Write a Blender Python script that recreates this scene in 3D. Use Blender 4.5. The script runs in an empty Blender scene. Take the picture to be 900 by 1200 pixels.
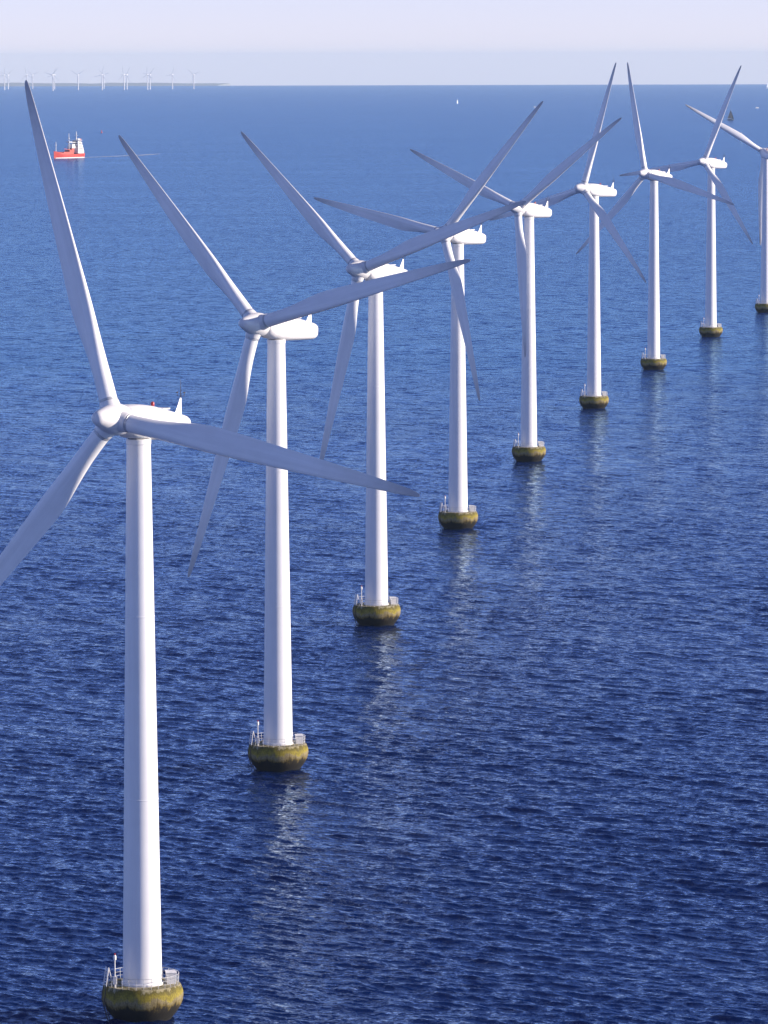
import bpy, bmesh, math, random
import numpy as np
from mathutils import Vector, Matrix

random.seed(7)
SC = bpy.context.scene
COL = SC.collection
RE = 7.4e6                      # effective radius of the earth (with refraction)
CAM_H = 102.115
FPX = 5848.1                    # focal length in pixels of a 900 wide picture
PITCH = math.radians(5.18904)
ROLL = math.radians(-0.1588)
SUN_AZ = 94.0                   # clockwise from the view direction (+Y)
SUN_EL = 17.0


def drop(x, y):
    return -(x * x + y * y) / (2 * RE)


# ------------------------------------------------------------------ tags
def tag(o, label=None, cat=None, group=None, kind=None):
    if label: o['label'] = label
    if cat: o['category'] = cat
    if group: o['group'] = group
    if kind: o['kind'] = kind
    return o


def empty(name, loc):
    o = bpy.data.objects.new(name, None)
    COL.objects.link(o)
    o.location = loc
    o.empty_display_size = 1
    return o


def link(name, me, parent=None, mat=None):
    o = bpy.data.objects.new(name, me)
    COL.objects.link(o)
    if parent is not None:
        o.parent = parent
    if mat is not None and len(me.materials) == 0:
        me.materials.append(mat)
    return o


# ------------------------------------------------------------------ mesh builder
class MB:
    def __init__(self):
        self.v = []; self.f = []; self.m = []; self.cur = 0

    def add(self, vs, fs):
        n = len(self.v)
        self.v += [tuple(p) for p in vs]
        self.f += [tuple(i + n for i in f) for f in fs]
        self.m += [self.cur] * len(fs)

    def box(self, c, s, rz=0.0, taper=1.0):
        vs = []
        for k, z in ((1.0, -.5), (taper, .5)):
            for x, y in ((-.5, -.5), (.5, -.5), (.5, .5), (-.5, .5)):
                px, py = x * s[0] * k, y * s[1] * k
                vs.append((c[0] + px * math.cos(rz) - py * math.sin(rz),
                           c[1] + px * math.sin(rz) + py * math.cos(rz), c[2] + z * s[2]))
        self.add(vs, [(3, 2, 1, 0), (4, 5, 6, 7), (0, 1, 5, 4), (1, 2, 6, 5), (2, 3, 7, 6), (3, 0, 4, 7)])

    def rings(self, rings, cap0=True, cap1=True):
        n = len(rings[0]); vs = []; fs = []
        for r in rings: vs += [tuple(p) for p in r]
        for i in range(len(rings) - 1):
            for j in range(n):
                k = (j + 1) % n
                fs.append((i * n + j, i * n + k, (i + 1) * n + k, (i + 1) * n + j))
        if cap0: fs.append(tuple(range(n - 1, -1, -1)))
        if cap1: fs.append(tuple((len(rings) - 1) * n + j for j in range(n)))
        self.add(vs, fs)

    def tube(self, p0, p1, r0, r1=None, n=8):
        r1 = r0 if r1 is None else r1
        p0 = Vector(p0); p1 = Vector(p1)
        d = (p1 - p0).normalized()
        a = d.orthogonal().normalized(); b = d.cross(a)
        self.rings([[p + (a * math.cos(t) + b * math.sin(t)) * r for t in [2 * math.pi * j / n for j in range(n)]]
                    for p, r in ((p0, r0), (p1, r1))])

    def lathe(self, prof, n=48, axis=None, origin=(0, 0, 0), cap0=True, cap1=True):
        """prof: (radius, distance along axis)"""
        o = Vector(origin)
        d = Vector((0, 0, 1)) if axis is None else Vector(axis).normalized()
        if axis is None:
            a, b = Vector((1, 0, 0)), Vector((0, 1, 0))
        else:
            a = Vector((1, 0, 0)); b = d.cross(a).normalized(); a = b.cross(d)
        self.rings([[o + d * s + (a * math.cos(2 * math.pi * j / n) + b * math.sin(2 * math.pi * j / n)) * r
                     for j in range(n)] for r, s in prof], cap0, cap1)

    def mesh(self, name, mats, smooth=35):
        me = bpy.data.meshes.new(name)
        me.from_pydata(self.v, [], self.f)
        for m in (mats if isinstance(mats, (list, tuple)) else [mats]): me.materials.append(m)
        if max(self.m or [0]) > 0: me.polygons.foreach_set('material_index', self.m)
        bm = bmesh.new(); bm.from_mesh(me)
        bmesh.ops.recalc_face_normals(bm, faces=bm.faces)
        bm.to_mesh(me); bm.free()
        if smooth:
            me.polygons.foreach_set('use_smooth', [True] * len(me.polygons))
            me.set_sharp_from_angle(angle=math.radians(smooth))
        me.update()
        return me


# ------------------------------------------------------------------ materials
def new_mat(name):
    m = bpy.data.materials.new(name); m.use_nodes = True
    nt = m.node_tree
    return m, nt, nt.nodes['Principled BSDF']


def N(nt, t, **kw):
    n = nt.nodes.new(t)
    for k, v in kw.items(): setattr(n, k, v)
    return n


def MATH(nt, op, a, b=None, c=None, clamp=False):
    n = nt.nodes.new('ShaderNodeMath'); n.operation = op; n.use_clamp = clamp
    for i, x in enumerate((a, b, c)):
        if x is None: continue
        if isinstance(x, (int, float)): n.inputs[i].default_value = x
        else: nt.links.new(x, n.inputs[i])
    return n.outputs[0]


def RAMP(nt, fac, stops, interp='LINEAR'):
    r = nt.nodes.new('ShaderNodeValToRGB'); r.color_ramp.interpolation = interp
    e = r.color_ramp.elements
    while len(e) < len(stops): e.new(0.5)
    for q, (p, c) in zip(e, stops):
        q.position = p; q.color = (*c, 1) if len(c) == 3 else c
    nt.links.new(fac, r.inputs[0])
    return r.outputs[0]


def NOISE(nt, vec, scale, detail=3, rough=.5, dist=0.0):
    n = nt.nodes.new('ShaderNodeTexNoise')
    n.inputs['Scale'].default_value = scale; n.inputs['Detail'].default_value = detail
    n.inputs['Roughness'].default_value = rough; n.inputs['Distortion'].default_value = dist
    if vec is not None: nt.links.new(vec, n.inputs['Vector'])
    return n


def MAPPING(nt, vec, scale=(1, 1, 1), rot=(0, 0, 0)):
    m = nt.nodes.new('ShaderNodeMapping')
    m.inputs['Scale'].default_value = scale; m.inputs['Rotation'].default_value = rot
    nt.links.new(vec, m.inputs['Vector'])
    return m.outputs[0]


def paint(name, col, rough=.45, streak=.06, coat=0.0):
    m, nt, b = new_mat(name)
    tc = N(nt, 'ShaderNodeTexCoord')
    n1 = NOISE(nt, MAPPING(nt, tc.outputs['Object'], (1.6, 1.6, .06)), 1.0, 5, .6)
    n2 = NOISE(nt, tc.outputs['Object'], .35, 4, .55)
    s = MATH(nt, 'ADD', MATH(nt, 'MULTIPLY', n1.outputs[0], .6), MATH(nt, 'MULTIPLY', n2.outputs[0], .4))
    lo = tuple(c * (1 - streak * 2) for c in col)
    hi = tuple(min(1, c * (1 + streak)) for c in col)
    c = RAMP(nt, s, [(.32, lo), (.62, hi)])
    nt.links.new(c, b.inputs['Base Color'])
    b.inputs['Roughness'].default_value = rough
    b.inputs['Coat Weight'].default_value = coat
    return m


def plain(name, col, rough=.6, metal=0.0):
    m, nt, b = new_mat(name)
    tc = N(nt, 'ShaderNodeTexCoord')
    n = NOISE(nt, tc.outputs['Object'], 2.5, 4, .6)
    c = RAMP(nt, n.outputs[0], [(.3, tuple(x * .82 for x in col)), (.7, tuple(min(1, x * 1.12) for x in col))])
    nt.links.new(c, b.inputs['Base Color'])
    b.inputs['Roughness'].default_value = rough
    b.inputs['Metallic'].default_value = metal
    return m


M = {}
M['tower'] = paint('tower_paint', (.84, .84, .84), .42, .035)
M['nacelle'] = paint('nacelle_paint', (.80, .79, .78), .38, .04)
M['blade'] = paint('blade_gelcoat', (.88, .88, .87), .34, .05)
def blade_tip_wear():
    m = M['blade']; nt = m.node_tree; b = nt.nodes['Principled BSDF']
    src = b.inputs['Base Color'].links[0].from_socket
    tc = N(nt, 'ShaderNodeTexCoord'); sep = N(nt, 'ShaderNodeSeparateXYZ'); nt.links.new(tc.outputs['Object'], sep.inputs[0])
    nz = NOISE(nt, tc.outputs['Object'], 1.2, 4, .6)
    f = MATH(nt, 'ADD', MATH(nt, 'DIVIDE', sep.outputs[2], 40.0), MATH(nt, 'MULTIPLY', MATH(nt, 'SUBTRACT', nz.outputs[0], .5), .08))
    k = RAMP(nt, f, [(.62, (1, 1, 1)), (.80, (.84, .83, .82)), (.94, (.50, .49, .50))])
    mx = N(nt, 'ShaderNodeMix', data_type='RGBA', blend_type='MULTIPLY'); mx.inputs[0].default_value = 1
    nt.links.new(src, mx.inputs[6]); nt.links.new(k, mx.inputs[7]); nt.links.new(mx.outputs[2], b.inputs['Base Color'])


blade_tip_wear()
M['steel'] = plain('galvanised_steel', (.55, .56, .57), .45, .4)
M['white'] = plain('white_steel', (.78, .77, .75), .45)
M['dark'] = plain('dark_rubber', (.07, .055, .045), .7)
M['red'] = plain('red_lens', (.40, .03, .03), .3)
M['ship_red'] = plain('ship_red', (.62, .055, .035), .5)
M['ship_deck'] = plain('ship_deck', (.50, .09, .06), .6)
M['ship_white'] = plain('ship_white', (.80, .79, .77), .5)
M['glass'] = plain('dark_window_glass', (.03, .04, .05), .15)
M['orange'] = plain('pale_red_paint', (.62, .30, .26), .5)
M['sail'] = plain('sailcloth', (.82, .82, .82), .7)
M['sail_shaded'] = plain('shaded_sailcloth', (.03, .035, .06), .8)  # sails seen in shade, the shade put into the cloth colour
M['hull_dark'] = plain('dark_hull', (.03, .035, .05), .4)
M['far'] = plain('far_turbine_paint', (.82, .82, .82), .5)


def concrete():
    m, nt, b = new_mat('weathered_concrete')
    tc = N(nt, 'ShaderNodeTexCoord')
    sep = N(nt, 'ShaderNodeSeparateXYZ'); nt.links.new(tc.outputs['Object'], sep.inputs[0])
    z = sep.outputs[2]
    drips = NOISE(nt, MAPPING(nt, tc.outputs['Object'], (1.9, 1.9, .16)), 1.3, 5, .62)
    blot = NOISE(nt, tc.outputs['Object'], .55, 5, .6)
    fine = NOISE(nt, tc.outputs['Object'], 5.0, 5, .65)
    # ragged height
    zz = MATH(nt, 'ADD', z, MATH(nt, 'MULTIPLY', MATH(nt, 'SUBTRACT', drips.outputs[0], .5), 1.5))
    zz = MATH(nt, 'ADD', zz, MATH(nt, 'MULTIPLY', MATH(nt, 'SUBTRACT', blot.outputs[0], .5), 2.2))
    f = MATH(nt, 'DIVIDE', zz, 4.2)
    c = RAMP(nt, f, [(.0, (.006, .005, .003)), (.30, (.010, .008, .004)), (.35, (.03, .022, .006)), (.41, (.15, .11, .020)),  # black weed at the foot, painted higher and darker to imitate shade
                     (.47, (.22, .18, .08)), (.55, (.25, .21, .11)), (.62, (.30, .25, .03)), (.72, (.24, .20, .012)), (.82, (.10, .082, .008)),
                     (.86, (.30, .27, .14)), (1.0, (.46, .42, .34))])
    stain = RAMP(nt, drips.outputs[0], [(.30, (.42, .40, .36)), (.52, (1, 1, 1))])
    spot = RAMP(nt, fine.outputs[0], [(.32, (.45, .43, .40)), (.58, (1.15, 1.13, 1.08))])
    mx = N(nt, 'ShaderNodeMix', data_type='RGBA', blend_type='MULTIPLY'); mx.inputs[0].default_value = .75
    nt.links.new(c, mx.inputs[6]); nt.links.new(stain, mx.inputs[7])
    mx2 = N(nt, 'ShaderNodeMix', data_type='RGBA', blend_type='MULTIPLY'); mx2.inputs[0].default_value = .8
    nt.links.new(mx.outputs[2], mx2.inputs[6]); nt.links.new(spot, mx2.inputs[7])
    nt.links.new(mx2.outputs[2], b.inputs['Base Color'])
    b.inputs['Roughness'].default_value = .8
    bp = N(nt, 'ShaderNodeBump'); bp.inputs['Strength'].default_value = .5; bp.inputs['Distance'].default_value = .05
    nt.links.new(fine.outputs[0], bp.inputs['Height']); nt.links.new(bp.outputs[0], b.inputs['Normal'])
    return m


M['concrete'] = concrete()

WIND = math.radians(36)                       # waves run towards (sin, cos) of this
WX, WY = math.sin(WIND), math.cos(WIND)


def water():
    m, nt, b = new_mat('sea_water')
    geo = N(nt, 'ShaderNodeNewGeometry')
    pos = geo.outputs['Position']
    # axes: x along the crests, y along the wind
    def slopes(scale, sx, sy, ax, ay, detail=2, rough=.5, off=0.0):
        mp = nt.nodes.new('ShaderNodeMapping'); mp.vector_type = 'TEXTURE'
        mp.inputs['Rotation'].default_value = (0, 0, -WIND)
        mp.inputs['Location'].default_value = (off, off * .7, 0)
        mp.inputs['Scale'].default_value = (1 / sx, 1 / sy, 1)
        nt.links.new(pos, mp.inputs['Vector'])
        n = NOISE(nt, mp.outputs[0], scale, detail, rough)
        sub = N(nt, 'ShaderNodeVectorMath', operation='SUBTRACT')
        nt.links.new(n.outputs['Color'], sub.inputs[0]); sub.inputs[1].default_value = (.5, .5, .5)
        mul = N(nt, 'ShaderNodeVectorMath', operation='MULTIPLY')
        nt.links.new(sub.outputs[0], mul.inputs[0]); mul.inputs[1].default_value = (ax, ay, 0)
        return mul.outputs[0]

    def vadd(a, b_):
        n = N(nt, 'ShaderNodeVectorMath', operation='ADD'); nt.links.new(a, n.inputs[0]); nt.links.new(b_, n.inputs[1])
        return n.outputs[0]

    def vscale(a, s):
        n = N(nt, 'ShaderNodeVectorMath', operation='SCALE'); nt.links.new(a, n.inputs[0])
        if isinstance(s, (int, float)): n.inputs['Scale'].default_value = s
        else: nt.links.new(s, n.inputs['Scale'])
        return n.outputs[0]

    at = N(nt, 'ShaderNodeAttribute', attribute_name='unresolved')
    big = slopes(.32, .45, 1.0, .9, 1.45, 3, .62)                 # 3 to 8 m waves the mesh does not carry
    mid = slopes(1.4, .50, 1.0, .48, 1.35, 3, .6, 31.0)
    rip = slopes(3.8, .65, 1.0, .50, 1.05, 3, .65, 77.0)
    gust = NOISE(nt, MAPPING(nt, pos, (.35, 1.0, 1.0), (0, 0, WIND)), .012, 4, .6)
    g = RAMP(nt, gust.outputs[0], [(.34, (.70,) * 3), (.50, (.98,) * 3), (.68, (1.25,) * 3)])
    gs = N(nt, 'ShaderNodeSeparateColor'); nt.links.new(g, gs.inputs[0]); g1 = gs.outputs[0]
    s = vadd(vscale(vadd(rip, mid), g1), vscale(big, at.outputs['Fac']))
    # rotate the wind frame slopes into the world frame
    rot = N(nt, 'ShaderNodeVectorRotate', rotation_type='Z_AXIS'); rot.inputs['Angle'].default_value = -WIND
    nt.links.new(s, rot.inputs['Vector'])
    nrm = vadd(geo.outputs['Normal'], rot.outputs[0])
    nn = N(nt, 'ShaderNodeVectorMath', operation='NORMALIZE'); nt.links.new(nrm, nn.inputs[0])
    nt.nodes.remove(b)
    fr = N(nt, 'ShaderNodeFresnel'); fr.inputs['IOR'].default_value = 1.333; nt.links.new(nn.outputs[0], fr.inputs['Normal'])
    up = N(nt, 'ShaderNodeBsdfDiffuse'); far_blue = N(nt, 'ShaderNodeMix', data_type='RGBA'); nt.links.new(at.outputs['Fac'], far_blue.inputs[0])
    far_blue.inputs[6].default_value = (.001, .013, .082, 1); far_blue.inputs[7].default_value = (.001, .026, .165, 1)  # far water painted brighter blue, standing in for reflected sky
    nt.links.new(far_blue.outputs[2], up.inputs['Color'])
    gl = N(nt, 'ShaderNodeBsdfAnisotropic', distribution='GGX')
    far_sky_tint = N(nt, 'ShaderNodeMix', data_type='RGBA'); nt.links.new(at.outputs['Fac'], far_sky_tint.inputs[0])
    far_sky_tint.inputs[6].default_value = (.60, .75, .94, 1); far_sky_tint.inputs[7].default_value = (.47, .76, 1.0, 1)  # bluer mirrored sky of the far sea put into the tint
    nt.links.new(far_sky_tint.outputs[2], gl.inputs['Color'])
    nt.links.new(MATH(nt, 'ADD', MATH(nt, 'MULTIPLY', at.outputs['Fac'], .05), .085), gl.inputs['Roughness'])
    nt.links.new(nn.outputs[0], gl.inputs['Normal'])
    mix = N(nt, 'ShaderNodeMixShader')
    nt.links.new(fr.outputs[0], mix.inputs[0]); nt.links.new(up.outputs[0], mix.inputs[1]); nt.links.new(gl.outputs[0], mix.inputs[2])
    nt.links.new(mix.outputs[0], nt.nodes['Material Output'].inputs['Surface'])
    return m


M['water'] = water()


# ------------------------------------------------------------------ the sea: one curved sheet with real waves
def build_sea():
    rng = np.random.default_rng(11)
    half = math.radians(6.3)
    fine = np.linspace(-half, half, 900)
    coarse = np.linspace(half, 2 * math.pi - half, 140)[1:-1]
    ang = np.concatenate([fine, coarse])
    rows = [3.0]
    while rows[-1] < 41000:
        r = rows[-1]
        if r < 430: d = max(2.0, min(r * .06, (430 - r) * .25 + .3))
        elif r < 1600: d = max(.24, r * r / 1.02e6)
        else: d = r * r / 1.02e6 * (1 + (r - 1600) / 1500)
        rows.append(r + min(d, 900))
    R = np.array(rows)
    dR = np.gradient(R)
    dA = np.abs(np.gradient(ang)); dA[len(fine) - 1] = dA[len(fine)] ; dA[0] = dA[len(fine)]
    A2, R2 = np.meshgrid(ang, R)
    X = R2 * np.sin(A2); Y = R2 * np.cos(A2)
    Z = -(R2 ** 2) / (2 * RE)
    sp = np.maximum(dR[:, None], R2 * dA[None, :])
    near = R < 1900
    nr = int(near.sum())
    x = X[:nr].astype(np.float32); y = Y[:nr].astype(np.float32); s_ = sp[:nr].astype(np.float32)
    DX = np.zeros_like(x); DY = np.zeros_like(x); DZ = np.zeros_like(x)
    # low frequency patches of stronger and weaker sea
    pat = np.ones_like(x)
    for k in range(9):
        L = rng.uniform(35, 160); th = rng.uniform(0, 2 * math.pi); ph = rng.uniform(0, 6.28)
        pat += .06 * np.sin((x * math.cos(th) + y * math.sin(th)) * 2 * math.pi / L + ph)
    pat = np.clip(pat, .45, 1.6)
    n = 110
    lam = np.exp(rng.uniform(math.log(.75), math.log(13.0), n))
    for L in lam:
        th = WIND + rng.normal(0, .40)
        k = 2 * math.pi / L
        # target slope per component: broad band peaked near 6 m
        sl = .036 * math.exp(-((math.log(L / 2.4)) ** 2) / (2 * .80 ** 2))
        a = sl / k
        kx, ky = math.sin(th), math.cos(th)
        w = np.clip((L / s_ - 2.0) / 2.0, 0, 1) * a * (pat if L < 7 else 1.0)
        p = (x * kx + y * ky) * k + rng.uniform(0, 6.28)
        c = np.cos(p)
        DZ += w * c
        q = w * .85 * np.sin(p)
        DX -= q * kx; DY -= q * ky
    X[:nr] += DX; Y[:nr] += DY; Z[:nr] += DZ
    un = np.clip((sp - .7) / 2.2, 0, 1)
    na = len(ang); nrow = len(R)
    co = np.stack([X, Y, Z], -1).reshape(-1, 3)
    co = np.concatenate([co, [[0, 0, 0]]]).astype(np.float32)
    i = np.arange(nrow - 1)[:, None] * na; j = np.arange(na)[None, :]; k = (np.arange(na)[None, :] + 1) % na
    quads = np.stack([i + j, i + k, i + na + k, i + na + j], -1).reshape(-1, 4)
    c0 = len(co) - 1
    tris = np.stack([np.full(na, c0), (np.arange(na) + 1) % na, np.arange(na)], -1)
    loops = np.concatenate([quads[:, ::-1].reshape(-1), tris[:, ::-1].reshape(-1)]).astype(np.int32)
    nq, ntri = len(quads), len(tris)
    start = np.concatenate([np.arange(nq) * 4, nq * 4 + np.arange(ntri) * 3]).astype(np.int32)
    me = bpy.data.meshes.new('sea')
    me.vertices.add(len(co)); me.vertices.foreach_set('co', co.reshape(-1))
    me.loops.add(len(loops)); me.loops.foreach_set('vertex_index', loops)
    me.polygons.add(nq + ntri); me.polygons.foreach_set('loop_start', start)
    me.polygons.foreach_set('use_smooth', np.ones(nq + ntri, dtype=bool))
    me.update(calc_edges=True)
    if me.polygons[0].normal.z < 0: me.flip_normals()
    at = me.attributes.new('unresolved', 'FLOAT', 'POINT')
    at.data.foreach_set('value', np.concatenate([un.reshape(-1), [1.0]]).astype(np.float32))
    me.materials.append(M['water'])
    o = link('sea', me)
    tag(o, 'dark blue rippled open sea reaching to the horizon', kind='structure')
    print('sea verts', len(co), 'rows', nrow)
    return o


build_sea()

# ------------------------------------------------------------------ wind turbine meshes (local origin at the water line)
TILT = math.radians(5.6)
HUBZ = 64.0
OH = 4.845
AX = Vector((0, -math.cos(TILT), math.sin(TILT)))      # upwind
HUB = Vector((0, 0, HUBZ)) + AX * OH
WUP = Vector((0, math.sin(TILT), math.cos(TILT)))
UX = Vector((1, 0, 0))
DECK = 3.6


def blade_mesh():
    mb = MB()
    chord = [(2.1, 1.90), (2.8, 1.90), (3.6, 1.94), (5.0, 2.08), (6.5, 2.28), (8.0, 2.42), (9.5, 2.55), (11.0, 2.64), (12.5, 2.66), (14, 2.61), (15.5, 2.53),
             (17, 2.42), (20, 2.20), (23, 1.98), (26, 1.74), (29, 1.48), (32, 1.22), (34, 1.03), (35.5, .86), (36.6, .70),
             (37.3, .55), (37.7, .42), (37.92, .27), (38.0, .10)]
    def twist(r):
        return math.radians(1.0 + 12.0 * max(0, 1 - (r - 3) / 27.0) ** 1.6 * (1 if r > 3 else 1))
    def blend(r):
        return min(1, max(0, (r - 2.8) / 9.5)) ** 1.0
    def thick(r):
        return .20 + .34 * max(0, 1 - max(0, r - 6) / 18.0) ** 1.3
    n = 16
    chord = [(a, c if a < 4 else c * 1.05) for a, c in chord]
    rr = []
    pts_r = []
    for i in range(len(chord) - 1):
        (a, ca), (b_, cb) = chord[i], chord[i + 1]
        k = 2 if b_ - a > 1.4 else 1
        for q in range(k): pts_r.append((a + (b_ - a) * q / k, ca + (cb - ca) * q / k))
    pts_r.append(chord[-1])
    xs = [.5 * (1 - math.cos(math.pi * i / n)) for i in range(n + 1)]
    for r, c in pts_r:
        w = blend(r); w = w * w * (3 - 2 * w)
        t = thick(r); tw = twist(r)
        ring = []
        def yt(x): return t / .2 * (.2969 * math.sqrt(x) - .126 * x - .3516 * x * x + .2843 * x ** 3 - .1036 * x ** 4)
        def camb(x): return .035 * 4 * x * (1 - x)
        up = [(x, camb(x) + yt(x)) for x in xs]              # suction side faces downwind (+y)
        lo = [(x, camb(x) - yt(x)) for x in reversed(xs[1:-1])]
        foil = up + lo
        m = len(foil)
        for i, (x, y) in enumerate(foil):
            ax_, ay_ = (.35 - x) * c, y * c                    # LE towards +x
            th = math.pi * 2 * i / m
            cx_, cy_ = .95 * math.cos(th), .95 * math.sin(th)
            px, py = cx_ * (1 - w) + ax_ * w, cy_ * (1 - w) + ay_ * w
            qx = px * math.cos(tw) + py * math.sin(tw)
            qy = -px * math.sin(tw) + py * math.cos(tw)
            flex = .0
            ring.append((qx, qy + flex, r))
        rr.append(ring)
    mb.rings(rr)
    return mb.mesh('blade', M['blade'], 50)


def collar_mesh():
    mb = MB()
    mb.lathe([(.86, 1.90), (.86, 1.97), (.99, 1.99), (.99, 2.14), (.955, 2.16), (.955, 2.26), (.7, 2.28)], 32)
    return mb.mesh('root_collar', M['steel'])


def hub_mesh():
    mb = MB()
    prof = [(1.2, -1.55), (1.52, -1.5), (1.60, -1.35), (1.68, -.9), (1.70, -.2), (1.62, .4), (1.42, 1.1), (1.20, 1.8), (.98, 2.4),
            (.79, 2.9), (.66, 3.16), (.48, 3.34), (.26, 3.43), (.06, 3.45)]
    mb.lathe(prof, 40, AX, HUB)
    for k in range(3):
        pass
    return mb


def hub_with_bosses(ph):
    mb = hub_mesh()
    for k in range(3):
        th = ph - k * 2 * math.pi / 3
        s = UX * math.cos(th) + WUP * math.sin(th)
        a = s.orthogonal().normalized(); b_ = s.cross(a)
        ring = []
        for rad, dist in ((1.25, .8), (1.12, 1.35), (1.05, 1.75), (1.02, 1.93), (1.0, 1.96), (.86, 1.96)):
            ring.append([HUB + s * dist + (a * math.cos(t) + b_ * math.sin(t)) * rad for t in [2 * math.pi * j / 32 for j in range(32)]])
        mb.rings(ring)
    return mb.mesh('hub', M['nacelle'])


def nacelle_mesh():
    mb = MB()
    st = [(1.62, 1.30, 1.25, -1.30), (1.70, 1.48, 1.42, -1.45), (2.1, 1.58, 1.55, -1.62), (3.0, 1.66, 1.68, -1.85), (4.5, 1.72, 1.74, -1.98),
          (6.5, 1.72, 1.68, -1.98), (8.5, 1.62, 1.46, -1.86), (10.5, 1.50, 1.22, -1.70), (12.3, 1.38, 1.0, -1.54), (13.0, 1.30, .9, -1.44),
          (13.4, 1.18, .76, -1.28), (13.66, .95, .52, -1.02), (13.76, .65, .22, -.7)]
    rings = []
    n = 40
    for t, w, zt, zb in st:
        c = HUB - AX * t
        zc = (zt + zb) / 2; hh = (zt - zb) / 2
        e = .62 if t > 2.5 else .62 + (2.5 - t) / .9 * .38
        ring = []
        for j in range(n):
            a = 2 * math.pi * j / n
            ca, sa = math.cos(a), math.sin(a)
            x = math.copysign(abs(ca) ** e, ca) * w
            z = math.copysign(abs(sa) ** e, sa) * hh + zc
            ring.append(c + UX * x + WUP * z)
        rings.append(ring)
    mb.rings(rings)
    return mb.mesh('nacelle', M['nacelle'], 40)


def local(t, x, z):
    return HUB - AX * t + UX * x + WUP * z


def fin_mesh():
    mb = MB()
    rings = []
    for f, (t0, t1, z, w) in enumerate([(11.8, 13.2, .7, .12), (12.0, 13.18, 1.1, .10), (12.5, 13.12, 2.0, .07), (12.85, 13.08, 2.75, .04)]):
        m = (t0 + t1) / 2
        rings.append([local(t0, 0, z), local(t0 + (t1 - t0) * .3, w, z), local(t1, w * .7, z), local(t1, -w * .7, z), local(t0 + (t1 - t0) * .3, -w, z)])
    mb.rings(rings)
    return mb.mesh('tail_fin', M['nacelle'], 30)


def mast_mesh():
    mb = MB()
    b0 = local(12.97, 0, 2.7)
    mb.tube(b0, b0 + Vector((0, 0, 2.0)), .045, .02, 6)
    mb.tube(b0 + Vector((-.45, 0, .25)), b0 + Vector((.45, 0, .25)), .03, n=6)
    for sx in (-.45, .45):
        p = b0 + Vector((sx, 0, .25))
        mb.tube(p, p + Vector((0, 0, .32)), .03, n=6)
        mb.lathe([(.02, .30), (.13, .33), (.13, .40), (.02, .45)], 10, None, p)
    return mb.mesh('wind_sensor', M['dark'])


def lamp_mesh():
    mb = MB()
    p = local(7.1, .25, 1.58)
    mb.lathe([(.16, -.05), (.16, .12), (.20, .14), (.20, .42), (.14, .52), (.03, .55)], 14, None, p)
    return mb.mesh('warning_light', M['red'])


def hatch_mesh():
    mb = MB()
    c = local(9.2, 0, 1.44)
    mb.box((c.x, c.y, c.z), (1.3, 1.5, .14))
    return mb.mesh('roof_hatch', M['nacelle'])


def tower_mesh():
    mb = MB()
    prof = []
    z0, z1 = DECK - .02, 62.12
    r0, r1 = 2.10, 1.27
    def rad(z): return r0 + (r1 - r0) * ((z - z0) / (z1 - z0)) ** 1.05
    prof += [(r0 + .16, z0), (r0 + .16, z0 + .22), (r0 + .01, z0 + .26)]
    z = z0 + .4
    seams = [23.6, 43.2]
    zs = sorted([z0 + .4 + i * 2.9 for i in range(20)])
    zs = [q for q in zs if q < 61.3 and all(abs(q - s) > .6 for s in seams)]
    for s in seams: zs += [s - .07, s - .05, s + .05, s + .07]
    for q in sorted(zs):
        extra = .022 if any(abs(q - s) < .06 for s in seams) else 0
        prof.append((rad(q) + extra, q))
    prof += [(rad(61.5), 61.5), (r1 + .06, 61.55), (r1 + .06, 62.05), (r1 - .02, 62.1)]
    mb.lathe(prof, 64)
    return mb.mesh('tower', M['tower'], 30)


def yaw_mesh():
    mb = MB()
    mb.lathe([(1.12, 62.08), (1.12, 62.6)], 36)
    return mb.mesh('yaw_bearing', M['dark'])


def foundation_mesh():
    mb = MB()
    prof = [(3.0, -2.5), (2.9, -.8), (3.18, 0), (3.42, .3), (3.72, .7), (3.98, 1.1), (4.18, 1.5), (4.32, 1.95), (4.38, 2.4), (4.36, 2.75), (4.29, 3.05),
            (4.17, 3.38), (4.10, 3.52), (4.02, 3.60), (3.92, DECK + .01), (3.6, DECK)]
    mb.lathe(prof, 72)
    return mb.mesh('foundation', M['concrete'], 32)


RR = 3.86


def railing_mesh():
    mb = MB()
    n = 30
    h = 1.15
    for i in range(n):
        a = 2 * math.pi * i / n
        p = (RR * math.cos(a), RR * math.sin(a), DECK)
        mb.tube((p[0], p[1], DECK - .02), (p[0] * 1.012, p[1] * 1.012, DECK + h), .026, n=6)
    for z, r in ((h, .026), (h * .66, .015), (h * .33, .015)):
        k = 60
        ring = []
        for i in range(k):
            a = 2 * math.pi * i / k
            c = Vector((math.cos(a), math.sin(a), 0))
            o = c * RR * (1 + .012 * z / h) + Vector((0, 0, DECK + z))
            ring.append([o + (c * math.cos(t) + Vector((0, 0, 1)) * math.sin(t)) * r for t in [2 * math.pi * j / 6 for j in range(6)]])
        ring.append(ring[0])
        mb.rings(ring, False, False)
    return mb.mesh('railing', M['steel'])


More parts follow.
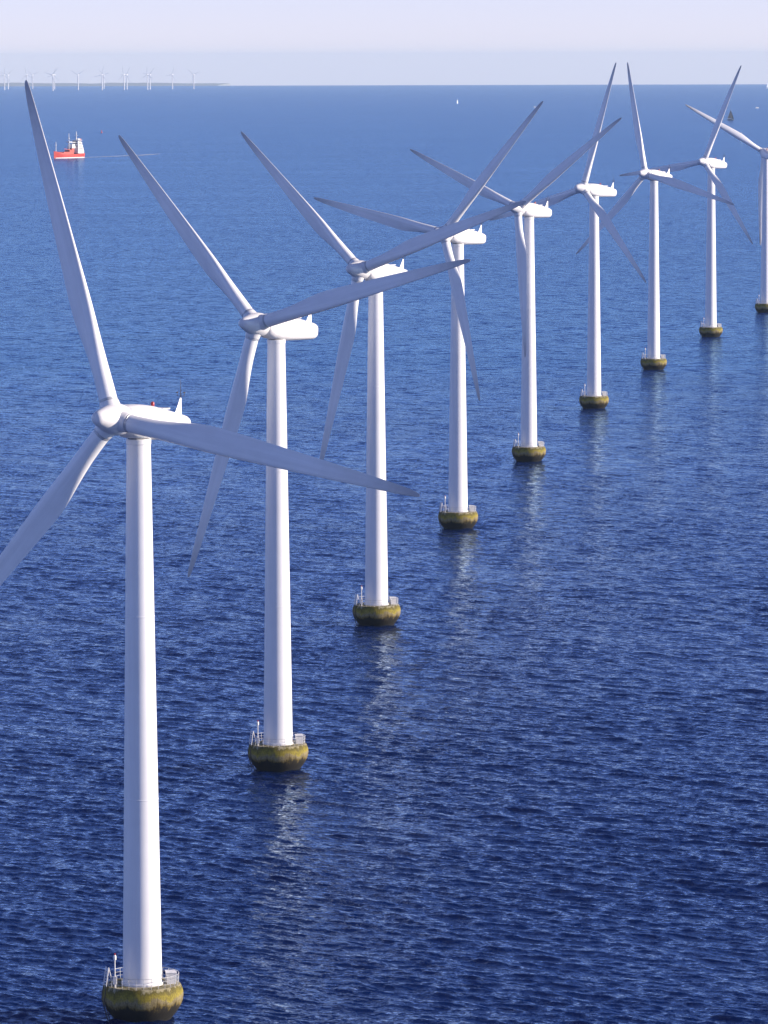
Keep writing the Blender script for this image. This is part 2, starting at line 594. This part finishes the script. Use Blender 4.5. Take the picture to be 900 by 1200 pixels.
def ladder_mesh():
    """boat landing on the left of the foundation"""
    mb = MB()
    a = math.radians(205)
    c = Vector((math.cos(a), math.sin(a), 0)); t = Vector((-math.sin(a), math.cos(a), 0))
    for s in (-.4, .4):
        p0 = c * 3.7 + t * s + Vector((0, 0, -.6)); pm = c * 4.52 + t * s + Vector((0, 0, 2.2)); p1 = c * 4.30 + t * s + Vector((0, 0, 3.7)); p2 = c * 4.0 + t * s + Vector((0, 0, 5.7))
        mb.cur = 1
        mb.tube(p0, pm, .05, n=8); mb.tube(pm, p1, .05, n=8)
        mb.cur = 0
        mb.tube(p1, p2, .055, n=8); mb.tube(p2, c * 3.75 + t * s + Vector((0, 0, 4.7)), .04, n=6)
    for i in range(7):
        f = (i + .5) / 7
        p = c * (3.7 + .82 * f) + Vector((0, 0, -.6 + 2.8 * f))
        mb.cur = 1
        mb.tube(p + t * -.4, p + t * .4, .03, n=6)
    for i in range(7):
        f = (i + .5) / 7
        p = c * (4.30 - .30 * f) + Vector((0, 0, 3.7 + 2.0 * f))
        mb.cur = 0
        mb.tube(p + t * -.4, p + t * .4, .04, n=6)
    return mb.mesh('ladder', [M['white'], M['dark']])


def beacon_mesh():
    mb = MB()
    a = math.radians(222)
    x, y = 3.72 * math.cos(a), 3.72 * math.sin(a)
    mb.tube((x, y, DECK - .02), (x, y, DECK + 3.0), .07, n=10)
    mb.box((x, y, DECK + .8), (.42, .32, .8))
    mb.lathe([(.05, 3.0), (.17, 3.02), (.17, 3.42), (.13, 3.48), (.05, 3.6)], 14, None, (x, y, DECK))
    mb.cur = 1
    mb.lathe([(.09, 3.49), (.09, 3.66), (.04, 3.72)], 12, None, (x, y, DECK))
    return mb.mesh('navigation_light', [M['white'], M['red']])


def cabinet_mesh():
    mb = MB()
    mb.box((3.0, .55, DECK + .58), (1.0, 1.7, 1.15), .15)
    mb.box((3.0, .55, DECK + 1.19), (1.12, 1.82, .08), .15)
    return mb.mesh('equipment_cabinet', M['white'])


ME = dict(blade=blade_mesh(), collar=collar_mesh(), nacelle=nacelle_mesh(), fin=fin_mesh(), mast=mast_mesh(), lamp=lamp_mesh(),
          hatch=hatch_mesh(), tower=tower_mesh(), yaw=yaw_mesh(), foundation=foundation_mesh(),
          railing=railing_mesh(), ladder=ladder_mesh(), beacon=beacon_mesh(), cabinet=cabinet_mesh())

TURB = [  # x, y, yaw, phase of the first blade
    (-26.0, 527.6, 30.2, 110.1), (-15.4, 715.5, 35.9, 135.1), (-1.4, 900.1, 37.0, 139.6), (16.2, 1086.5, 39.1, 169.1),
    (37.0, 1269.5, 37.0, 157.3), (61.7, 1461.3, 44.7, 75.2), (89.1, 1644.1, 40.0, 105.3), (120.6, 1837.1, 38.2, 68.3),
    (154.3, 2013.8, 172.0, 30.5)]
LAB = [
    'nearest and largest white wind turbine, left blade cut by the frame, base at lower left',
    'second nearest white wind turbine, between the nearest one and the third',
    'third nearest white wind turbine of the row',
    'fourth nearest white wind turbine, one blade pointing left, one hanging beside its tower',
    'fifth nearest white wind turbine, one blade hanging straight down its tower',
    'sixth nearest white wind turbine, its upright blade leaning right across the horizon',
    'seventh nearest white wind turbine, its upright blade leaning left across the horizon',
    'eighth nearest white wind turbine, just left of the one cut by the right edge',
    'farthest white wind turbine of the row, cut by the right frame edge, facing away']


def build_turbine(i, x, y, yaw, ph):
    root = empty('wind_turbine', (x, y, drop(x, y)))
    tag(root, LAB[i], 'wind turbine', 'white wind turbines in a curving row in the sea')
    R = -math.radians(yaw)
    def part(name, key, parent=root, turned=False, extra=0.0):
        o = link(name, ME[key], parent)
        if turned: o.rotation_euler = (0, 0, R)
        if extra: o.rotation_euler = (0, 0, extra)
        return o
    f = part('foundation', 'foundation')
    part('railing', 'railing', f); part('ladder', 'ladder', f)
    part('navigation_light', 'beacon', f); part('equipment_cabinet', 'cabinet', f)
    f.rotation_euler = (0, 0, random.uniform(-.06, .06))
    t = part('tower', 'tower')
    n = part('nacelle', 'nacelle', turned=True)
    for nm, k in (('tail_fin', 'fin'), ('wind_sensor', 'mast'), ('warning_light', 'lamp'), ('roof_hatch', 'hatch'), ('yaw_bearing', 'yaw')):
        part(nm, k, n)
    phr = math.radians(ph)
    h = link('hub', hub_with_bosses(phr), root); h.rotation_euler = (0, 0, R)
    for k in range(3):
        th = phr - k * 2 * math.pi / 3
        s = UX * math.cos(th) + WUP * math.sin(th)
        v = UX * math.sin(th) - WUP * math.cos(th)
        d = -AX
        mat = Matrix(((v.x, d.x, s.x, HUB.x), (v.y, d.y, s.y, HUB.y), (v.z, d.z, s.z, HUB.z), (0, 0, 0, 1)))
        b = link('blade', ME['blade'], root)
        b.matrix_local = Matrix.Rotation(R, 4, 'Z') @ mat
        link('root_collar', ME['collar'], b)
    return root


for i, tdat in enumerate(TURB): build_turbine(i, *tdat)


# ------------------------------------------------------------------ pixel -> place at a distance (only used to find real positions)
def at_px(px, dist):
    """x of a thing standing at distance dist seen in column px of the 900 wide photo"""
    return (px - 450) / FPX * dist * 1.004


# ------------------------------------------------------------------ far wind farm
def far_turbine(px, dist, yaw, ph, label):
    x = at_px(px, dist)
    mb = MB()
    mb.lathe([(2.6, -3), (2.6, 1.5), (2.4, 2), (2.1, 35), (1.5, 67)], 12)
    yr = math.radians(yaw)
    a = Vector((-math.sin(yr), -math.cos(yr), 0)); u = Vector((math.cos(yr), -math.sin(yr), 0)); w = Vector((0, 0, 1))
    c = Vector((0, 0, 68.5))
    mb.rings([[c + a * s + u * (r * math.cos(q)) + w * (r * math.sin(q)) for q in [2 * math.pi * j / 10 for j in range(10)]]
              for s, r in ((6.5, .3), (6, 1.2), (3.5, 1.9), (-7, 1.8), (-8, 1.2))])
    for k in range(3):
        th = math.radians(ph - 120 * k)
        s = u * math.cos(th) + w * math.sin(th); v = u * math.sin(th) - w * math.cos(th)
        h = c + a * 4.5
        rings = []
        for r, ch, t in ((1, 1.3, 1.3), (4, 1.3, 1.2), (9, 1.7, .8), (22, 1.2, .5), (34, .8, .3), (42, .4, .2), (43.5, .15, .1)):
            rings.append([h + s * r + v * (ch * .35 * 1) + a * 0, h + s * r + a * t * .5, h + s * r - v * ch * .65, h + s * r - a * t * .5])
        mb.rings(rings)
    o = link('wind_turbine', mb.mesh('far_wind_turbine', M['far'], 40))
    o.location = (x, dist, drop(x, dist))
    tag(o, label, 'wind turbine', 'tiny white wind turbines far off on the horizon')


FAR = [(10.0, 23200, 20, 80), (14.3, 24500, 32, 40), (36.0, 23500, 28, 100), (42.7, 24800, 35, 20), (66.2, 21500, 30, 45),
       (68.2, 24000, 30, 75), (95.7, 22800, 30, 30), (123.6, 22500, 26, 75), (125.6, 24600, 34, 15), (149.2, 22800, 33, 100),
       (152.4, 23400, 30, 60), (176.4, 22600, 28, 90), (179.4, 23200, 32, 50), (205.3, 23800, 33, 70), (230.1, 23600, 30, 20)]
ORD = ['leftmost', 'second from the left', 'third from left, just behind the nearest blade tip',
       'fourth from left, just right of the nearest blade tip', 'fifth from the left, left one of a close pair',
       'sixth from the left, right one of a close pair', 'seventh from the left, above the red ship',
       'eighth from the left, left one of a close pair', 'ninth from the left, right one of a close pair',
       'tenth from the left, left one of a crossing pair', 'eleventh from the left, right one of a crossing pair',
       'fourth from the right', 'third from the right', 'second from the right', 'rightmost and standing alone']
for (px, d, yw, ph), lab in zip(FAR, ORD):
    far_turbine(px, d, yw, ph, 'tiny turbine on the hazy horizon, ' + lab)


# ------------------------------------------------------------------ coast on the horizon
def coast():
    mb = MB()
    D = 37500.0
    rng = random.Random(4)
    rings = []
    n = 150
    xs = [at_px(-900 + i * 1160 / n, D) for i in range(n + 1)]
    for i, x in enumerate(xs):
        px = -900 + i * 1160 / n
        fall = min(1, max(0, (262 - px) / 120)) ** .6
        h = (9 + 6 * math.sin(i * .33) + 4 * math.sin(i * .9 + 1) + 5 * rng.random()) * fall * .5 + 2
        z = drop(x, D)
        sea_edge = z + 5.0
        rings.append([(x, D - 900, sea_edge - 12), (x, D - 300, sea_edge + h * .7), (x, D + 500, sea_edge + h + 8 * fall), (x, D + 2500, sea_edge + h * .5), (x, D + 2600, sea_edge - 20)])
    mb.rings(rings)
    m, nt, b = new_mat('coast_land')
    tc = N(nt, 'ShaderNodeTexCoord')
    nz = NOISE(nt, tc.outputs['Object'], .002, 4, .6)
    nt.links.new(RAMP(nt, nz.outputs[0], [(.35, (.22, .24, .22)), (.65, (.34, .34, .30))]), b.inputs['Base Color'])  # land colour lightened to stand in for haze over the coast
    b.inputs['Roughness'].default_value = .9
    tag(link('hills', mb.mesh('hills', m)), 'low hazy strip of coast along the left horizon', kind='structure')


coast()


# ------------------------------------------------------------------ red ship and its wake
def ship():
    Dd = 5310.0
    x = at_px(83.2, Dd)
    root = empty('ship', (x, Dd, drop(x, Dd)))
    HDG = math.radians(60)      # heading: towards the left and the camera
    h = Vector((-math.cos(HDG), -math.sin(HDG), 0)); 
    root.rotation_euler = (0, 0, math.atan2(h.y, h.x))
    tag(root, 'red working ship with white superstructure and masts sailing on the open sea', 'ship')
    # local: +x forward, y to port
    L = 45.0
    st = [(-26, 4.4, 5.0, 3.6), (-23, 5.3, 4.8, 4.4), (-12, 5.8, 4.2, 5.4), (0, 5.8, 4.0, 5.5), (12, 5.8, 4.2, 5.3), (18, 5.0, 5.0, 3.8), (22, 3.2, 5.7, 1.9), (25, 1.5, 6.3, .6), (27, .15, 6.6, .05)]
    mb = MB(); rings = []
    for sx, w, top, wl in st:
        rings.append([(sx, w, top), (sx, (w + wl) / 2 + .1, top * .45), (sx - (.6 if sx > 15 else 0), wl, 0), (sx - (1 if sx > 15 else 0), wl * .7, -2.5),
                      (sx - (1 if sx > 15 else 0), -wl * .7, -2.5), (sx - (.6 if sx > 15 else 0), -wl, 0), (sx, -(w + wl) / 2 - .1, top * .45), (sx, -w, top)])
    mb.rings(rings)
    hull = link('hull', mb.mesh('hull', M['ship_red'], 40), root)
    mb = MB()
    for s in (1, -1):
        rr = []
        for sx, w, top, wl in st[:-1]:
            yy = s * (wl + (w - wl) * .18 + .06)
            rr.append([(sx, yy, .1), (sx, yy + s * .08, .1), (sx, yy + s * .08, .9), (sx, yy, .9)])
        mb.rings(rr)
    link('waterline_band', mb.mesh('waterline_band', M['ship_white']), hull)
    mb = MB()
    for s in (1, -1):
        rr = []
        for sx, w, top, wl in st[4:]:
            rr.append([(sx, s * w, top - .1), (sx, s * (w - .15), top - .1), (sx, s * (w - .15), top + 1.1), (sx, s * w, top + 1.1)])
        mb.rings(rr)
    link('bulwark', mb.mesh('bulwark', M['ship_red']), hull)
    # midship hopper and deck gear
    mb = MB()
    mb.box((4, 0, 5.4), (19, 7.5, 2.6)); mb.box((-3, 0, 7.4), (9, 6.5, 2.2)); mb.box((-6, 0, 9.4), (5, 5, 2.4))
    mb.tube((-4, 1.5, 8.5), (9, 1.0, 10.0), .45, .3)
    link('cargo_deck', mb.mesh('cargo_deck', M['ship_deck'], 30), root)
    mb = MB()
    mb.box((-17.5, 0, 6.4), (11.5, 10.2, 3.2)); mb.box((-17.8, 0, 9.4), (10.0, 9.4, 2.8)); mb.box((-17.8, 0, 12.2), (8.8, 8.6, 2.8))
    mb.box((-17.6, 0, 15.0), (7.6, 7.8, 2.8)); mb.box((-17.2, 0, 17.4), (6.2, 7.0, 2.2))
    mb.box((-6.5, 0, 11.6), (6.0, 6.4, 2.4)); mb.box((-6.8, 0, 13.8), (4.4, 5.4, 2.0))
    mb.box((-17.2, 0, 18.7), (6.8, 10.5, .25)); mb.box((-18.5, 0, 19.6), (3, 3.5, 1.6))
    house = link('superstructure', mb.mesh('superstructure', M['ship_white'], 30), root)
    mb = MB()
    for z, xx, w in ((17.6, -14.07, 6.4), (12.5, -13.37, 6.0), (15.2, -13.77, 5.5)):
        mb.box((xx, 0, z), (.12, w, .8))
    for z, hw, L_ in ((17.6, 3.53, 5.2), (15.2, 3.93, 5.8), (12.4, 4.33, 6.6), (9.6, 4.73, 7.6)):
        for s in (1, -1): mb.box((-17.6, s * hw, z), (L_, .12, .7))
    link('window', mb.mesh('window', M['glass']), house)
    mb = MB(); mb.box((-22.6, 0, 16.0), (2.6, 3.0, 8.4), 0, .85)
    link('funnel', mb.mesh('funnel', M['orange']), root)
    def mast(p, z0, z1, r=.45, yard=None, mat='ship_white'):
        mb = MB(); mb.tube((p[0], p[1], z0), (p[0], p[1], z1), r, r * .6, 10)
        if yard: mb.tube((p[0], p[1] - yard[0], yard[1]), (p[0], p[1] + yard[0], yard[1]), .2, n=6)
        mb.box((p[0], p[1], z0 + (z1 - z0) * .7), (1.0, 1.0, .5))
        link('mast', mb.mesh('mast', M[mat]), root)
    mast((-16.2, 0), 18.8, 28.0, .55, (2.2, 23.5))
    mast((-2.0, 0), 8.3, 26.0, .50, (1.6, 20))
    mast((23.0, 0), 5.5, 17.5, .45, (1.0, 15))
    mb = MB(); mb.box((-7.0, 0, 16.6), (13.5, 2.4, .8)); mb.box((-2, 0, 17.3), (5, 4.0, .6))
    link('crane_bridge', mb.mesh('crane_bridge', M['steel']), root)
    # wake: thin foam sheet riding on the water
    mb = MB()
    n = 60
    rings = []
    base = Vector((x, Dd, 0))
    rng = random.Random(3)
    for i in range(n + 1):
        f = i / n
        s = 24 + f * 210
        p = base - h * s - Vector((1, 0, 0)) * 30 * f * f + Vector((0, 1, 0)) * 30 * f * f
        w = (4.5 + 9 * f) * (.75 + .5 * rng.random())
        if f > .6: w *= (1 - f) * 2.5 + .03
        t = Vector((h.y, -h.x, 0))
        z = drop(p.x, p.y) + .16
        rings.append([(p.x - t.x * w, p.y - t.y * w, z), (p.x + t.x * w, p.y + t.y * w, z), (p.x + t.x * w * .9, p.y + t.y * w * .9, z + .12), (p.x - t.x * w * .9, p.y - t.y * w * .9, z + .12)])
    mb.rings(rings)
    m, nt, b = new_mat('wake_foam')
    geo = N(nt, 'ShaderNodeNewGeometry')
    nz = NOISE(nt, geo.outputs['Position'], .25, 5, .7)
    b.inputs['Base Color'].default_value = (.90, .92, .95, 1); b.inputs['Roughness'].default_value = .8
    nt.links.new(MATH(nt, 'MULTIPLY', RAMP(nt, nz.outputs[0], [(.40, (0, 0, 0)), (.64, (1, 1, 1))]), .5), b.inputs['Alpha'])
    tag(link('wake', mb.mesh('wake', m)), 'pale foamy wake trailing right behind the red ship', 'wake', kind='stuff')


ship()


# ------------------------------------------------------------------ small boats and buoys
def sailboat(px, dist, scale, mats, label, head=0.6, full=1.0):
    x = at_px(px, dist)
    root = empty('sailboat', (x, dist, drop(x, dist)))
    root.rotation_euler = (0, 0, head); root.scale = (scale,) * 3
    tag(root, label, 'sailboat')
    mb = MB(); rings = []
    for sx, w, t in ((-5, 1.2, 1.1), (-2, 1.7, 1.0), (1.5, 1.6, 1.1), (4, .8, 1.3), (5.4, .05, 1.5)):
        rings.append([(sx, w, t), (sx, w * .6, -.3), (sx, -w * .6, -.3), (sx, -w, t)])
    mb.rings(rings); mb.box((-.5, 0, 1.35), (4, 1.6, .6))
    link('hull', mb.mesh('hull', mats[0]), root)
    mb = MB(); mb.tube((.6, 0, 1), (.6, 0, 15), .11, .06); mb.tube((.6, 0, 2.2), (-4.6, .5, 2.3), .09)
    link('mast', mb.mesh('mast', M['steel']), root)
    def sail(pts, name):
        mb = MB()
        n = 8; rings = []
        a, b_, c = [Vector(p) for p in pts]          # luff foot, leech foot, head
        for i in range(n + 1):
            f = i / n * .995
            p, q = a.lerp(c, f), b_.lerp(c, f)
            row = []
            for k in range(5):
                g = k / 4; r = p.lerp(q, g); r.y += math.sin(math.pi * g) * .09 * (q - p).length * full
                row.append(r)
            back = [r + Vector((0, -.04, 0)) for r in reversed(row)]
            rings.append(row + back)
        mb.rings(rings)
        link(name, mb.mesh(name, mats[1], 60), root)
    sail([(.5, 0, 2.3), (-4.6, .5, 2.4), (.5, 0, 14.8)], 'mainsail')
    sail([(5.1, 0, 1.7), (.2, .7, 2.0), (.8, 0, 13.0)], 'foresail')
    return root


sailboat(536.8, 12600, .85, (M['ship_white'], M['sail']), 'tiny white sailboat just below the horizon near the centre', 1.25)
sailboat(854.5, 8650, 1.25, (M['hull_dark'], M['sail_shaded']), 'small boat with shade-dark sails beside the upright blade of the eighth nearest turbine', .35)
sailboat(867.5, 6350, .75, (M['ship_white'], M['sail']), 'white sailboat mostly hidden behind the blade of the farthest turbine', 1.2)
sailboat(898.6, 22500, 2.2, (M['ship_white'], M['sail']), 'large white sailing vessel on the horizon at the right frame edge', .5)


def motorboat(px, dist, label, L=7.0):
    x = at_px(px, dist)
    root = empty('motorboat', (x, dist, drop(x, dist))); root.rotation_euler = (0, 0, .3)
    root.scale = (L / 7,) * 3
    tag(root, label, 'motorboat')
    mb = MB(); rings = []
    for sx, w, t in ((-3.5, 1.1, 1.0), (0, 1.3, 1.1), (2.2, .8, 1.3), (3.5, .05, 1.5)):
        rings.append([(sx, w, t), (sx, w * .7, -.2), (sx, -w * .7, -.2), (sx, -w, t)])
    mb.rings(rings); link('hull', mb.mesh('hull', M['ship_white']), root)
    mb = MB(); mb.box((-.5, 0, 1.7), (2.6, 1.7, 1.2), 0, .8)
    link('cabin', mb.mesh('cabin', M['ship_white']), root)


motorboat(885.3, 11000, 'tiny white motorboat right of the boat with shade-dark sails', 8)
motorboat(626.5, 11400, 'tiny white motorboat beside the tip of the fourth turbine blade', 6)


def buoy(px, dist, label):
    x = at_px(px, dist)
    root = empty('buoy', (x, dist, drop(x, dist)))
    tag(root, label, 'buoy')
    root.scale = (.65, .65, .65)
    mb = MB(); mb.lathe([(1.5, -.6), (1.8, 0), (1.8, .8), (1.2, 1.2), (.5, 3.4), (.5, 5.0)], 16)
    link('float', mb.mesh('float', M['ship_red']), root)
    mb = MB(); mb.lathe([(.6, 5.0), (.9, 5.4), (.6, 6.0), (.1, 6.2)], 12)
    link('topmark', mb.mesh('topmark', M['ship_red']), root)


buoy(122.6, 7250, 'tiny red buoy between the red ship and the second turbine blade tip')

# ------------------------------------------------------------------ haze
def haze():
    me = bpy.data.meshes.new('haze')
    X0, Y0, Y1 = 42500.0, -42500.0, 42500.0
    zb, zt = -(41500.0 ** 2) / (2 * RE) - 2.0, 150.0
    vs = [(x, y, z) for z in (zb, zt) for x, y in ((-X0, Y0), (X0, Y0), (X0, Y1), (-X0, Y1))]
    me.from_pydata(vs, [], [(3, 2, 1, 0), (4, 5, 6, 7), (0, 1, 5, 4), (1, 2, 6, 5), (2, 3, 7, 6), (3, 0, 4, 7)])
    m = bpy.data.materials.new('sea_air'); m.use_nodes = True
    nt = m.node_tree; nt.nodes.clear()
    out = nt.nodes.new('ShaderNodeOutputMaterial'); v = nt.nodes.new('ShaderNodeVolumePrincipled')
    v.inputs['Color'].default_value = (.66, .86, 1.0, 1)
    v.inputs['Density'].default_value = 1.9e-5
    v.inputs['Anisotropy'].default_value = 0.0
    nt.links.new(v.outputs[0], out.inputs['Volume'])
    me.materials.append(m)
    tag(link('haze', me), 'thin pale sea haze fading the horizon', kind='stuff')


haze()

# ------------------------------------------------------------------ sky, sun, camera
w = bpy.data.worlds.new('World'); SC.world = w; w.use_nodes = True
nt = w.node_tree
bg = nt.nodes['Background']
sky = nt.nodes.new('ShaderNodeTexSky'); sky.sky_type = 'NISHITA'; sky.sun_disc = False
sky.sun_elevation = math.radians(SUN_EL); sky.sun_rotation = math.radians(SUN_AZ)
sky.altitude = 600; sky.air_density = 0.6; sky.dust_density = 0.1; sky.ozone_density = 1.0
tint = nt.nodes.new('ShaderNodeMix'); tint.data_type = 'RGBA'; tint.blend_type = 'MULTIPLY'; tint.inputs[0].default_value = 1
tint.inputs[7].default_value = (.87, .77, 1.08, 1)
nt.links.new(sky.outputs[0], tint.inputs[6]); nt.links.new(tint.outputs[2], bg.inputs[0])
bg.inputs[1].default_value = .115

sd = bpy.data.lights.new('sun', 'SUN'); sd.energy = 5.0; sd.angle = math.radians(.53); sd.color = (1.0, .86, .72)
so = bpy.data.objects.new('sun', sd); COL.objects.link(so)
az, el = math.radians(SUN_AZ), math.radians(SUN_EL)
to_sun = Vector((math.sin(az) * math.cos(el), math.cos(az) * math.cos(el), math.sin(el)))
so.rotation_euler = to_sun.to_track_quat('Z', 'Y').to_euler(); so.location = (300, 0, 300)

cd = bpy.data.cameras.new('camera'); cd.sensor_fit = 'HORIZONTAL'; cd.sensor_width = 36.0; cd.lens = FPX / 900 * 36.0
cd.clip_start = 1.0; cd.clip_end = 200000
co = bpy.data.objects.new('camera', cd); COL.objects.link(co)
co.matrix_world = Matrix.Translation((0, 0, CAM_H)) @ Matrix.Rotation(math.pi / 2 - PITCH, 4, 'X') @ Matrix.Rotation(ROLL, 4, 'Z')
SC.camera = co

SC.render.engine = 'CYCLES'
SC.cycles.max_bounces = 5; SC.cycles.diffuse_bounces = 2; SC.cycles.glossy_bounces = 3; SC.cycles.transparent_max_bounces = 6
SC.cycles.volume_bounces = 1
SC.cycles.use_denoising = True
SC.cycles.sample_clamp_indirect = 6
SC.view_settings.view_transform = 'Standard'; SC.view_settings.look = 'None'
SC.view_settings.exposure = 0.55; SC.view_settings.gamma = 1.0
SC.view_settings.use_curve_mapping = False
